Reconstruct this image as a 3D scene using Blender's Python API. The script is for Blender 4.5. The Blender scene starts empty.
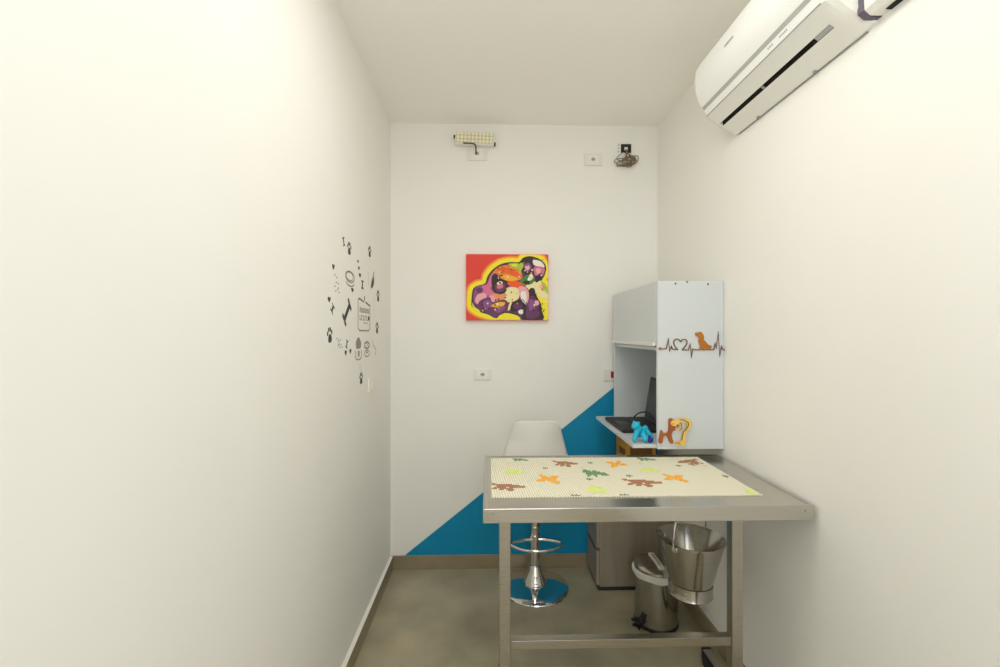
import bpy, bmesh, math, random
from mathutils import Vector, Matrix
random.seed(5)
PI = math.pi
SC = bpy.context.scene
COL = SC.collection

# ------------------------------------------------------------------ materials
def mat(name, color, rough=0.5, metal=0.0, spec=0.5, coat=0.0):
    m = bpy.data.materials.new(name)
    m.use_nodes = True
    b = m.node_tree.nodes['Principled BSDF']
    b.inputs['Base Color'].default_value = (*color, 1)
    b.inputs['Roughness'].default_value = rough
    b.inputs['Metallic'].default_value = metal
    b.inputs['Specular IOR Level'].default_value = spec
    b.inputs['Coat Weight'].default_value = coat
    return m

def srgb(r, g, b):
    def c(v):
        v /= 255
        return v / 12.92 if v <= .04045 else ((v + .055) / 1.055) ** 2.4
    return (c(r), c(g), c(b))

def noise_mat(name, c1, c2, scale, rough=0.5, metal=0.0, stretch=(1, 1, 1), bump=0.0, detail=4, spec=0.5, lo=.3, hi=.7, rough2=None):
    m = mat(name, c1, rough, metal, spec)
    nt = m.node_tree
    b = nt.nodes['Principled BSDF']
    tc = nt.nodes.new('ShaderNodeTexCoord')
    mp = nt.nodes.new('ShaderNodeMapping')
    mp.inputs['Scale'].default_value = stretch
    nz = nt.nodes.new('ShaderNodeTexNoise')
    nz.inputs['Scale'].default_value = scale
    nz.inputs['Detail'].default_value = detail
    rp = nt.nodes.new('ShaderNodeValToRGB')
    rp.color_ramp.elements[0].position = lo
    rp.color_ramp.elements[1].position = hi
    rp.color_ramp.elements[0].color = (*c1, 1)
    rp.color_ramp.elements[1].color = (*c2, 1)
    nt.links.new(tc.outputs['Object'], mp.inputs['Vector'])
    nt.links.new(mp.outputs['Vector'], nz.inputs['Vector'])
    nt.links.new(nz.outputs['Fac'], rp.inputs['Fac'])
    nt.links.new(rp.outputs['Color'], b.inputs['Base Color'])
    if rough2 is not None:
        mr = nt.nodes.new('ShaderNodeMapRange')
        mr.inputs['To Min'].default_value = rough
        mr.inputs['To Max'].default_value = rough2
        nt.links.new(nz.outputs['Fac'], mr.inputs['Value'])
        nt.links.new(mr.outputs['Result'], b.inputs['Roughness'])
    if bump:
        bp = nt.nodes.new('ShaderNodeBump')
        bp.inputs['Strength'].default_value = bump
        bp.inputs['Distance'].default_value = .002
        nt.links.new(nz.outputs['Fac'], bp.inputs['Height'])
        nt.links.new(bp.outputs['Normal'], b.inputs['Normal'])
    return m

WALLC = (.874, .862, .822)
M_WALL = noise_mat('wall_paint', WALLC, tuple(v * .985 for v in WALLC), 3, rough=.75, spec=.25)
M_CEIL = noise_mat('ceiling_paint', (.92, .903, .855), (.91, .893, .845), 2, rough=.85, spec=.15)
M_TEAL = noise_mat('teal_paint', srgb(0, 140, 186), srgb(0, 136, 180), 4, rough=.6, spec=.3)
M_LINE = mat('paint_edge_and_lit_top', (.84, .83, .78), .7)
M_FLOOR = noise_mat('floor_stone', srgb(146, 139, 116), srgb(186, 177, 150), 3.8, rough=.34, rough2=.52, detail=10, spec=.45, lo=.26, hi=.76)
M_BASE = noise_mat('baseboard_stone', srgb(140, 127, 101), srgb(154, 141, 114), 6, rough=.45, detail=6)
M_STEEL = noise_mat('brushed_steel', (.42, .39, .335), (.47, .44, .385), 12, rough=.24, metal=1, stretch=(1, 60, 60), detail=3, rough2=.34)
M_STEELT = noise_mat('table_steel', (.54, .52, .475), (.57, .55, .505), 10, rough=.15, metal=1, stretch=(2, 30, 30), detail=2, rough2=.24)
M_BUCKET = noise_mat('bucket_steel', (.46, .44, .40), (.52, .50, .455), 20, rough=.13, metal=1, stretch=(1, 1, 14), detail=2, rough2=.22)
M_CHROME = mat('chrome', (.80, .79, .77), .07, 1)
M_WHITE = mat('white_laminate', (.61, .648, .665), .35, spec=.45)
M_WHITEP = mat('white_plastic', (.84, .83, .78), .35)
M_PLATE = mat('switch_plastic', (.80, .775, .70), .4)
M_AC = mat('ac_plastic', (.88, .885, .86), .35)
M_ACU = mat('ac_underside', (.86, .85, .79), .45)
M_SHELL = mat('shell_plastic', (.86, .85, .80), .3)
M_ALU = mat('aluminium', (.62, .62, .60), .35, 1)
M_ALUW = mat('pale_aluminium', (.72, .73, .72), .4, .3)
M_BLACK = mat('black_plastic', (.012, .012, .014), .4)
M_BLACK2 = mat('black_matte', (.02, .02, .022), .6)
M_DARKGAP = mat('dark_gap', (.006, .005, .004), .8)
M_GREYSTRIPE = mat('grey_stripe', (.42, .43, .42), .4)
M_GREYMARK = mat('grey_mark', (.28, .28, .29), .5)
M_DECAL = mat('decal_black', (.022, .022, .020), .6)
M_DECALG = mat('decal_grey', (.26, .25, .225), .6)
M_DECALL = mat('decal_faint', (.50, .48, .42), .6)
M_WOODK = noise_mat('grey_oak', srgb(156, 146, 130), srgb(138, 128, 112), 5, rough=.5, stretch=(6, 6, .7), detail=6)
M_BRONZE = noise_mat('brown_wood', srgb(166, 98, 16), srgb(180, 110, 24), 30, rough=.5)
M_DKBROWN = noise_mat('dark_wood_line', srgb(104, 62, 34), srgb(120, 74, 40), 30, rough=.5)
M_TOYBROWN = noise_mat('toy_brown', srgb(150, 78, 30), srgb(164, 88, 38), 25, rough=.5)
M_TOYYEL = noise_mat('toy_yellow', srgb(232, 186, 88), srgb(240, 198, 104), 25, rough=.5)
M_TOYTEAL = mat('toy_teal', srgb(20, 178, 214), .35)
M_TOYBLUE = mat('toy_blue', srgb(48, 48, 150), .4)
M_RED = mat('switch_red', srgb(170, 12, 34), .35)
M_KRAFT = noise_mat('carton_yellow', srgb(214, 158, 34), srgb(196, 138, 24), 14, rough=.6)
M_KRAFT2 = mat('carton_print', srgb(120, 78, 20), .6)
M_LINER = noise_mat('bin_liner', (.82, .81, .76), (.74, .73, .68), 30, rough=.45, bump=.5)
M_CABLE = noise_mat('cable_grey', srgb(142, 124, 100), srgb(112, 96, 76), 40, rough=.6)
M_LED = mat('led_lens', srgb(246, 240, 214), .15)
M_LEDB = mat('led_body', srgb(208, 199, 166), .4)

# ------------------------------------------------------------------ mesh builder
class MB:
    def __init__(self):
        self.bm = bmesh.new()
        self.flat = False
    def _merge(self, t, mi=0, M=None):
        if M is not None:
            bmesh.ops.transform(t, matrix=M, verts=t.verts)
        vm = {}
        for v in t.verts:
            vm[v] = self.bm.verts.new(v.co)
        for f in t.faces:
            try:
                nf = self.bm.faces.new([vm[v] for v in f.verts])
                nf.material_index = mi if mi is not None else f.material_index
            except ValueError:
                pass
        t.free()
        return self
    def box(self, x0, x1, y0, y1, z0, z1, bev=0.0, mi=0, M=None, seg=2):
        t = bmesh.new()
        bmesh.ops.create_cube(t, size=1)
        for v in t.verts:
            v.co = Vector(((x0 + x1) / 2 + v.co.x * (x1 - x0), (y0 + y1) / 2 + v.co.y * (y1 - y0), (z0 + z1) / 2 + v.co.z * (z1 - z0)))
        if bev:
            self.flat = True
            bmesh.ops.bevel(t, geom=t.edges[:], offset=bev, segments=seg, profile=.5, affect='EDGES')
        return self._merge(t, mi, M)
    def lathe(self, prof, c=(0, 0, 0), seg=40, mi=0, M=None, closed=False, sx=1, sy=1):
        t = bmesh.new()
        rings = []
        for r, z in prof:
            if r < 1e-6:
                rings.append([t.verts.new((c[0], c[1], c[2] + z))])
            else:
                rings.append([t.verts.new((c[0] + sx * r * math.cos(2 * PI * k / seg), c[1] + sy * r * math.sin(2 * PI * k / seg), c[2] + z)) for k in range(seg)])
        pairs = list(zip(rings[:-1], rings[1:]))
        if closed:
            pairs.append((rings[-1], rings[0]))
        for a, b in pairs:
            for k in range(seg):
                k2 = (k + 1) % seg
                if len(a) == 1 and len(b) == 1:
                    continue
                if len(a) == 1:
                    t.faces.new((a[0], b[k2], b[k]))
                elif len(b) == 1:
                    t.faces.new((a[k], a[k2], b[0]))
                else:
                    t.faces.new((a[k], a[k2], b[k2], b[k]))
        return self._merge(t, mi, M)
    def tube(self, path, r, seg=8, closed=False, mi=0, cap=True):
        pts = [Vector(p) for p in path]
        n = len(pts)
        rs = r if isinstance(r, (list, tuple)) else [r] * n
        t = bmesh.new()
        rings = []
        up = None
        for i, p in enumerate(pts):
            if closed:
                d = pts[(i + 1) % n] - pts[i - 1]
            else:
                d = pts[min(i + 1, n - 1)] - pts[max(i - 1, 0)]
            d.normalize()
            if up is None:
                up = Vector((0, 0, 1)) if abs(d.z) < .9 else Vector((1, 0, 0))
            a = d.cross(up)
            if a.length < 1e-5:
                a = d.orthogonal()
            a.normalize()
            b = a.cross(d)
            b.normalize()
            up = b
            rings.append([t.verts.new(p + rs[i] * (math.cos(2 * PI * k / seg) * a + math.sin(2 * PI * k / seg) * b)) for k in range(seg)])
        m = n if closed else n - 1
        for i in range(m):
            A, B = rings[i], rings[(i + 1) % n]
            for k in range(seg):
                t.faces.new((A[k], A[(k + 1) % seg], B[(k + 1) % seg], B[k]))
        if cap and not closed:
            t.faces.new(rings[0][::-1])
            t.faces.new(rings[-1])
        return self._merge(t, mi)
    def prism(self, poly, fn, h0, h1, mi=0, bev=0.0):
        """2-D polygon extruded; fn(u, v, h) -> xyz"""
        t = bmesh.new()
        n = len(poly)
        A = [t.verts.new(Vector(fn(u, v, h0))) for u, v in poly]
        B = [t.verts.new(Vector(fn(u, v, h1))) for u, v in poly]
        t.faces.new(A)
        top = t.faces.new(B[::-1])
        for k in range(n):
            t.faces.new((A[k], B[k], B[(k + 1) % n], A[(k + 1) % n]))
        bmesh.ops.recalc_face_normals(t, faces=t.faces)
        bmesh.ops.triangulate(t, faces=[f for f in t.faces if len(f.verts) > 4])
        return self._merge(t, mi)
    def sphere(self, c, r, s=(1, 1, 1), mi=0, seg=20, M=None):
        t = bmesh.new()
        bmesh.ops.create_uvsphere(t, u_segments=seg, v_segments=max(6, seg // 2), radius=r)
        for v in t.verts:
            v.co = Vector((c[0] + v.co.x * s[0], c[1] + v.co.y * s[1], c[2] + v.co.z * s[2]))
        return self._merge(t, mi, M)
    def loft(self, rings, mi=0, cap=True, closed=True):
        t = bmesh.new()
        R = [[t.verts.new(Vector(p)) for p in ring] for ring in rings]
        n = len(R[0])
        for A, B in zip(R[:-1], R[1:]):
            for k in range(n if closed else n - 1):
                t.faces.new((A[k], A[(k + 1) % n], B[(k + 1) % n], B[k]))
        if cap:
            t.faces.new(R[0][::-1])
            t.faces.new(R[-1])
        bmesh.ops.recalc_face_normals(t, faces=t.faces)
        return self._merge(t, mi)
    def build(self, name, mats, parent=None, angle=38, recalc=True):
        if not isinstance(mats, (list, tuple)):
            mats = [mats]
        bm = self.bm
        if recalc:
            bmesh.ops.recalc_face_normals(bm, faces=bm.faces)
        off = Vector((0, 0, 0))
        p = parent
        while p is not None:
            off += p.location
            p = p.parent
        for v in bm.verts:
            v.co -= off
        ca = math.radians(angle)
        for f in bm.faces:
            f.smooth = True
        for e in bm.edges:
            if len(e.link_faces) == 2 and e.calc_face_angle(0) > ca:
                e.smooth = False
        me = bpy.data.meshes.new(name)
        bm.to_mesh(me)
        bm.free()
        for m in mats:
            me.materials.append(m)
        o = bpy.data.objects.new(name, me)
        COL.objects.link(o)
        o.parent = parent
        if self.flat:
            wn = o.modifiers.new('normals', 'WEIGHTED_NORMAL'); wn.keep_sharp = True; wn.weight = 100
        return o

def tag(o, label, cat, group=None):
    o['label'] = label
    o['category'] = cat
    if group:
        o['group'] = group
    return o

def thing(name, loc, label, cat, group=None):
    o = bpy.data.objects.new(name, None)
    o.empty_display_size = .05
    COL.objects.link(o)
    o.location = loc
    return tag(o, label, cat, group)

def struct(o, label=None):
    o['kind'] = 'structure'
    return o

def catmull(pts, k=6, closed=False):
    P = [Vector(p) for p in pts]
    n = len(P)
    out = []
    rng = range(n) if closed else range(n - 1)
    for i in rng:
        if closed:
            a, b, c, d = P[i - 1], P[i], P[(i + 1) % n], P[(i + 2) % n]
        else:
            a, b, c, d = P[max(i - 1, 0)], P[i], P[i + 1], P[min(i + 2, n - 1)]
        for j in range(k):
            t = j / k
            out.append(.5 * ((2 * b) + (c - a) * t + (2 * a - 5 * b + 4 * c - d) * t * t + (3 * b - a - 3 * c + d) * t ** 3))
    if not closed:
        out.append(P[-1])
    return out

def smooth2(pts, k=4):
    return [(p.x, p.y) for p in catmull([(u, v, 0) for u, v in pts], k, True)]

def circ(cu, cv, ru, rv=None, n=16, a0=0.0):
    rv = ru if rv is None else rv
    return [(cu + ru * math.cos(2 * PI * k / n + a0), cv + rv * math.sin(2 * PI * k / n + a0)) for k in range(n)]

# ------------------------------------------------------------------ the room
XL, XR, YB, YF, ZC = -.60, 1.058, 2.818, -1.35, 2.745
T = .1
def room():
    b = MB(); b.box(XL - T, XR + T, YF - T, YB + T, -.1, 0); struct(b.build('floor', M_FLOOR))
    b = MB(); b.box(XL - T, XR + T, YF - T, YB + T, ZC, ZC + .1); struct(b.build('ceiling', M_CEIL))
    b = MB(); b.box(XL - T, XL, YF, YB, 0, ZC); struct(b.build('wall_left', M_WALL))
    b = MB(); b.box(XR, XR + T, YF, YB, 0, ZC); struct(b.build('wall_right', M_WALL))
    b = MB(); b.box(XL - T, XR + T, YF - T, YF, 0, ZC); struct(b.build('wall_front', M_WALL))
    # back wall: cream above a slanting teal field, edged by a paler line
    x0, z0, x1, z1 = -.513, .083, .779, 1.110
    sl = (z1 - z0) / (x1 - x0)
    zr = z0 + sl * (XR - x0)
    d = .012
    bm = MB()
    t = bmesh.new()
    V = lambda x, z: t.verts.new((x, YB, z))
    A, Bv, Cc, D = V(XL, 0), V(x0 - .004, 0), V(XR, 0), V(XR, zr)
    p0, p1 = V(x0, z0), V(x0 - d / sl - .004, z0)
    E2, F, G = V(XR, zr + d), V(XR, ZC), V(XL, ZC)
    H = V(XL, z0)
    f = t.faces.new((p0, V(XR, z0), D)); f.material_index = 1
    f = t.faces.new((p1, p0, D, E2)); f.material_index = 2
    t.faces.new((H, p1, E2, F, G))
    t.faces.new((A, Cc, V(XR, z0), V(XL, z0)))
    bm._merge(t, None)
    bm.box(XL - T, XR + T, YB + .002, YB + T, 0, ZC, mi=0)
    struct(bm.build('wall_back', [M_WALL, M_TEAL, M_LINE], recalc=False))
    h, th = .083, .013
    def base(nm, *a):
        b = MB(); b.box(*a, bev=.0025); struct(b.build(nm, M_BASE))
    base('baseboard_back', XL + th, XR - th, YB - th, YB + .001, 0, h)
    base('baseboard_left', XL - .001, XL + .017, YF, YB, 0, h)
    b = MB(); b.box(XL - .001, XL + .0175, YF, YB - th, h, h + .002, bev=.0005); struct(b.build('baseboard_lit_top', M_LINE))  # pale strip: light on the baseboard's upper face put into colour
    base('baseboard_right', XR - th, XR + .001, YF, YB, 0, h)
room()

# ------------------------------------------------------------------ treatment table
def table():
    X0, X1, Y0, Y1, ZT, ZB = -.016, 1.044, 1.428, 2.048, .90, .853
    r = thing('treatment_table', (.5, 1.74, 0), 'large stainless steel veterinary treatment table with a deep rim, along the right wall', 'table')
    b = MB()
    # pan top: rim 1 mm proud of the recessed field, folded apron all round
    t = bmesh.new()
    bmesh.ops.create_cube(t, size=1)
    for v in t.verts:
        v.co = Vector(((X0 + X1) / 2 + v.co.x * (X1 - X0), (Y0 + Y1) / 2 + v.co.y * (Y1 - Y0), (ZT + ZB) / 2 + v.co.z * (ZT - ZB)))
    bmesh.ops.bevel(t, geom=t.edges[:], offset=.003, segments=2, profile=.5, affect='EDGES')
    t.normal_update()
    top = [f for f in t.faces if f.normal.z > .99]
    ret = bmesh.ops.inset_region(t, faces=top, thickness=.012, depth=0)
    ret = bmesh.ops.inset_region(t, faces=top, thickness=.006, depth=-.0018)
    t.normal_update()
    bot = [f for f in t.faces if f.normal.z < -.99]
    bmesh.ops.inset_region(t, faces=bot, thickness=.0025, depth=0)
    bmesh.ops.inset_region(t, faces=bot, thickness=.0005, depth=-.035)
    b._merge(t, 0)
    b.flat = True
    b.build('tabletop', M_STEELT, r, angle=25)
    for x in (X0 + .03, X1 - .03):
        for y in (Y0 + .0, ):
            b = MB()
            b.lathe([(0, 0), (.0028, 0), (.0028, .0012), (0, .0018)], seg=10, M=Matrix.Translation((x, y, (ZT + ZB) / 2 + .006)) @ Matrix.Rotation(PI / 2, 4, 'X'))
            b.build('rivet', M_GREYMARK, r)
    w = .038
    def leg(x, y):
        b = MB()
        b.box(x, x + w, y, y + w, .028, ZB + .004, bev=.003)
        lo = b.build('leg', M_STEEL, r)
        b = MB(); b.lathe([(0, 0), (.024, 0), (.026, .006), (.022, .012), (.012, .016), (.012, .03), (0, .03)], (x + w / 2, y + w / 2, 0), 20)
        b.build('foot', M_BLACK, lo)
    leg(.037, 1.505); leg(.819, 1.505); leg(.052, 1.965)
    b = MB(); b.box(.037 + w, .819, 1.510, 1.540, .398, .428, bev=.0025); b.build('crossbar', M_STEEL, r)
    b = MB(); b.box(.046, .071, 1.505 + w, 1.966, .400, .428, bev=.0025); b.build('side_stretcher', M_STEEL, r)
    # angle bracket carrying the rear right corner off the wall
    b = MB(); b.box(1.0, XR - .001, 1.95, 1.99, .838, .868, bev=.002); b.build('wall_bracket', M_STEEL, r)
    # hook under the top for the bucket
    hx, hy = .832, 1.85
    b = MB()
    b.box(hx - .02, hx + .02, hy - .02, hy + .02, .880, .890)
    b.tube(catmull([(hx, hy, .885), (hx, hy, .850), (hx + .014, hy - .014, .824), (hx + .011, hy - .011, .808), (hx, hy, .7998), (hx - .011, hy + .011, .808), (hx - .014, hy + .014, .822)], 5), .0035, 8)
    b.build('bucket_hook', M_STEEL, r)
table()

# ------------------------------------------------------------------ mat with animal prints
def table_mat():
    z0, z1 = .8986, .9022
    x0, x1, y0, y1 = .012, .932, 1.523, 1.998
    m = mat('mat_weave', srgb(233, 229, 206), .75, spec=.2)
    nt = m.node_tree; bs = nt.nodes['Principled BSDF']
    tc = nt.nodes.new('ShaderNodeTexCoord')
    mp = nt.nodes.new('ShaderNodeMapping'); mp.inputs['Rotation'].default_value = (0, 0, math.radians(-4))
    wv = nt.nodes.new('ShaderNodeTexWave'); wv.wave_type = 'BANDS'; wv.bands_direction = 'X'
    wv.inputs['Scale'].default_value = 36.0
    wv2 = nt.nodes.new('ShaderNodeTexWave'); wv2.wave_type = 'BANDS'; wv2.bands_direction = 'Y'
    wv2.inputs['Scale'].default_value = 30.0
    mul = nt.nodes.new('ShaderNodeMath'); mul.operation = 'MULTIPLY_ADD'
    mul.inputs[1].default_value = .25
    rp = nt.nodes.new('ShaderNodeValToRGB')
    rp.color_ramp.elements[0].position = .12; rp.color_ramp.elements[0].color = (*srgb(204, 202, 180), 1)
    rp.color_ramp.elements[1].position = .62; rp.color_ramp.elements[1].color = (*srgb(246, 241, 220), 1)
    nt.links.new(tc.outputs['Object'], mp.inputs['Vector'])
    nt.links.new(mp.outputs['Vector'], wv.inputs['Vector']); nt.links.new(mp.outputs['Vector'], wv2.inputs['Vector'])
    nt.links.new(wv2.outputs['Fac'], mul.inputs[0]); nt.links.new(wv.outputs['Fac'], mul.inputs[2])
    nt.links.new(mul.outputs[0], rp.inputs['Fac']); nt.links.new(rp.outputs['Color'], bs.inputs['Base Color'])
    bp = nt.nodes.new('ShaderNodeBump'); bp.inputs['Strength'].default_value = .6; bp.inputs['Distance'].default_value = .003
    nt.links.new(wv.outputs['Fac'], bp.inputs['Height']); nt.links.new(bp.outputs['Normal'], bs.inputs['Normal'])
    def pm(n, c):
        return noise_mat(n, srgb(*c), srgb(*[min(255, v + 16) for v in c]), 60, rough=.75, spec=.2)
    mats = [m, pm('print_brown', (164, 118, 88)), pm('print_orange', (238, 170, 66)), pm('print_green', (104, 148, 104)),
            pm('print_lime', (212, 224, 134)), pm('print_grey', (118, 120, 96)), pm('print_pale', (222, 200, 150))]
    b = MB()
    # outline with a sawtooth front, back and right edge
    poly = []
    n = 92
    for k in range(n):
        poly.append((x0 + (x1 - x0) * k / n, y0 + (.0012 if k % 2 else 0)))
    k2 = 44
    for k in range(k2):
        poly.append((x1 - (.004 if k % 2 else 0), y0 + (y1 - y0) * k / k2))
    for k in range(n):
        poly.append((x1 - (x1 - x0) * k / n, y1 - (.0015 if k % 2 else 0)))
    poly.append((x0, y1))
    b.prism(poly, lambda u, v, h: (u, v, h), z0, z1, 0)
    art = {
     'stego': ["##...........", "########.....", "..#########..", "..###########", ".#####.######", "##.#####.....", "...##.###....", "......##....."],
     'ptero': ["..##.......", "..###..####", "...#######.", ".########..", "####.####..", "......####.", "........##."],
     'bronto': [".##.........", "####.##.....", "#########...", ".##########.", ".###########", ".##.##..####", ".#...#......"],
     'hump': ["....###.....", "..#######...", ".#########..", "############", ".##########.", "..##...##..."],
     'plant': [".#.#.", "#####", "..#.."],
    }
    def stamp(name, cx, cy, w, d, mi, flip=False):
        rows = art[name]
        R, Cn = len(rows), max(len(q) for q in rows)
        cw, ch = w / Cn, d / R
        for i, row in enumerate(rows):
            s = row.ljust(Cn, '.')
            if flip:
                s = s[::-1]
            k = 0
            while k < Cn:
                if s[k] == '#':
                    e = k
                    while e < Cn and s[e] == '#':
                        e += 1
                    off = (cw * .3 if i % 2 else -cw * .1)
                    ax, bx = cx - w / 2 + k * cw + off, cx - w / 2 + e * cw + off
                    ax, bx = max(ax, x0 + .001), min(bx, x1 - .005)
                    ay, by = cy + d / 2 - (i + 1) * ch, cy + d / 2 - i * ch
                    ay, by = max(ay, y0 + .004), min(by, y1 - .004)
                    if bx > ax and by > ay:
                        t = bmesh.new()
                        vs = [t.verts.new((px, py, z1 + .0004)) for px, py in ((ax, ay), (bx, ay), (bx, by), (ax, by))]
                        t.faces.new(vs)
                        b._merge(t, mi)
                    k = e
                else:
                    k += 1
    PR = [('bronto', .140, 1.972, .065, .050, 3), ('hump', .100, 1.80, .085, .075, 4), ('stego', .071, 1.622, .122, .085, 1),
          ('stego', .326, 1.905, .10, .095, 1), ('ptero', .226, 1.705, .090, .115, 2), ('bronto', .420, 1.775, .092, .095, 3),
          ('hump', .382, 1.590, .084, .085, 4), ('ptero', .540, 1.895, .085, .10, 2, True), ('bronto', .690, 1.965, .075, .055, 3),
          ('hump', .650, 1.815, .085, .07, 4), ('stego', .570, 1.655, .135, .095, 1), ('ptero', .705, 1.705, .088, .105, 2),
          ('stego', .885 - .028, 1.915, .10, .10, 1, True), ('hump', .915, 1.548, .06, .06, 4),
          ('plant', .232, 1.845, .022, .025, 5), ('plant', .432, 1.915, .022, .03, 5), ('plant', .380, 1.700, .024, .03, 5),
          ('plant', .542, 1.735, .025, .03, 5), ('plant', .788, 1.862, .022, .028, 5), ('plant', .385, 1.845, .015, .02, 6),
          ('plant', .085, 1.905, .02, .025, 6), ('plant', .895, 1.860, .018, .025, 6), ('plant', .294, 1.531, .034, .02, 5),
          ('plant', .460, 1.531, .034, .02, 5), ('plant', .910, 1.72, .02, .04, 5), ('plant', .640, 1.905, .02, .025, 6), ('plant', .02, 1.88, .016, .03, 6)]
    for p in PR:
        stamp(*p)
    o = b.build('table_mat', mats)
    tag(o, 'cream woven anti-slip mat printed with brown, orange and green dinosaurs, lying on the steel table', 'mat')
table_mat()

# ------------------------------------------------------------------ bucket
def bucket():
    cx, cy, zr, zb = .832, 1.85, .616, .384
    r = thing('bucket', (cx, cy, zb), 'stainless steel bucket hanging by its bail handle under the steel table', 'bucket')
    b = MB()
    c = (cx, cy, 0)
    b.lathe([(0, zb + .022), (.070, zb + .022), (.076, zb + .030), (.1275, zr - .004), (.1305, zr), (.1335, zr - .001), (.1335, zr - .006), (.130, zr - .008),
             (.0785, zb + .032), (.0760, zb + .026), (.0, zb + .018)], c, 56)
    b.build('body', M_BUCKET, r)
    b = MB(); b.lathe([(.0840, zb + .050), (.0862, zb + .050), (.0868, zb + .046), (.0840, zb + .008), (.0868, zb + .003), (.0850, zb), (.0815, zb + .002), (.0790, zb + .022)], c, 48, closed=True)
    for a in (250, 252):
        pass
    b.build('foot_ring', M_BUCKET, r)
    for dz in (.012, .026):
        for ang in (235, 55):
            aa = math.radians(ang)
            b = MB(); b.sphere((cx + .0858 * math.cos(aa), cy + .0858 * math.sin(aa), zb + dz + .008), .0036, seg=8)
            b.build('rivet', M_CHROME, r)
    a = math.radians(220)
    ears = []
    for s in (0, PI):
        ex, ey = cx + .132 * math.cos(a + s), cy + .132 * math.sin(a + s)
        ears.append((ex, ey))
        b = MB()
        R = Matrix.Translation((ex, ey, zr - .014)) @ Matrix.Rotation(a + s, 4, 'Z') @ Matrix.Rotation(PI / 2, 4, 'Y')
        b.lathe([(0, -.006), (.013, -.006), (.013, -.001), (.008, .0), (.006, .008), (0, .009)], seg=18, M=R)
        b.build('ear', M_CHROME, r)
    b = MB()
    path = []
    for k in range(25):
        th = PI * k / 24
        u = math.copysign(abs(math.cos(th)) ** 1.25, math.cos(th))
        path.append((cx + .142 * u * math.cos(a), cy + .142 * u * math.sin(a), zr - .012 + .204 * math.sin(th) ** .9))
    b.tube(path, .0032, 8)
    b.build('handle', M_CHROME, r)
bucket()

# ------------------------------------------------------------------ pedal bin
def pedal_bin():
    cx, cy, R, H = .846, 2.272, .104, .266
    r = thing('pedal_bin', (cx, cy, 0), 'small round steel pedal bin with a white liner, on the floor behind the hanging bucket', 'bin')
    c = (cx, cy, 0)
    b = MB(); b.lathe([(0, .012), (R - .001, .012), (R, .016), (R, H), (R - .003, H), (R - .003, .02), (0, .018)], c, 48); b.build('body', M_BUCKET, r)
    b = MB(); b.lathe([(0, 0), (R + .002, 0), (R + .003, .004), (R + .002, .016), (0, .016)], c, 48); b.build('base_ring', M_BLACK, r)
    # folded-over liner, wavy
    b = MB()
    rings = []
    n = 60
    for (rr, z, w) in ((R - .004, H + .004, 0), (R + .003, H + .008, .001), (R + .011, H + .002, .003), (R + .010, H - .014, .005), (R + .003, H - .026, .003), (R + .001, H - .020, 0)):
        rings.append([(cx + (rr + w * .35 * math.sin(7 * a) + w * .25 * math.sin(13 * a + 1)) * math.cos(a), cy + (rr + w * .35 * math.sin(7 * a)) * math.sin(a), z + w * math.sin(5 * a + .6) - (.012 * w / .005 if abs(a - 5.6) < .5 else 0))
                      for a in (2 * PI * k / n for k in range(n))])
    b.loft(rings, cap=False); b.build('liner', M_LINER, r)
    b = MB(); b.lathe([(0, H + .006), (R + .001, H + .006), (R + .003, H + .009), (R + .002, H + .022), (R - .006, H + .029), (R * .5, H + .036), (0, H + .038)], c, 48)
    lid = b.build('lid', M_BUCKET, r)
    b = MB(); b.box(cx - .012, cx + .016, cy - .078, cy + .078, H + .030, H + .045, bev=.004); 
    b.build('lid_strip', M_PLATE, lid)
    b = MB(); b.box(cx - .002, cx + .006, cy - .055, cy + .055, H + .0445, H + .0458, bev=.0005); b.build('slot', M_GREYMARK, lid)
    # pedal: black arm with a flared tread to the left
    a = math.radians(208)
    M = Matrix.Translation((cx, cy, 0)) @ Matrix.Rotation(a, 4, 'Z')
    b = MB()
    b.prism([(R - .004, -.012), (R + .018, -.020), (R + .040, -.026), (R + .036, .026), (R + .018, .020), (R - .004, .012)], lambda u, v, h: M @ Vector((u, v, h)), .036, .046)
    b.prism([(R + .0, -.010), (R + .036, -.024), (R + .030, 0), (R + .036, .024), (R, .010)], lambda u, v, h: M @ Vector((u, v, h - .35 * (u - R))), .022, .030)
    b.box(R - .01, R + .012, -.014, .014, .018, .05, bev=.003, M=M)
    b.build('pedal', M_BLACK, r)
pedal_bin()

# ------------------------------------------------------------------ bar on the floor by the right baseboard
def floor_bar():
    r = thing('metal_bar', (.985, 1.8, 0), 'grey metal bar with black end, lying on the floor along the right baseboard', 'bar')
    b = MB(); b.box(.962, 1.004, 1.50, 2.02, .004, .032, bev=.003); b.build('bar', M_STEEL, r)
    b = MB(); b.prism([(.928, 1.80), (.94, 1.97), (.966, 2.035), (1.005, 2.035), (1.005, 2.0), (.962, 1.99), (.961, 1.80)], lambda u, v, h: (u, v, h), .0, .03); b.build('end_cap', M_BLACK2, r)
floor_bar()

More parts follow.
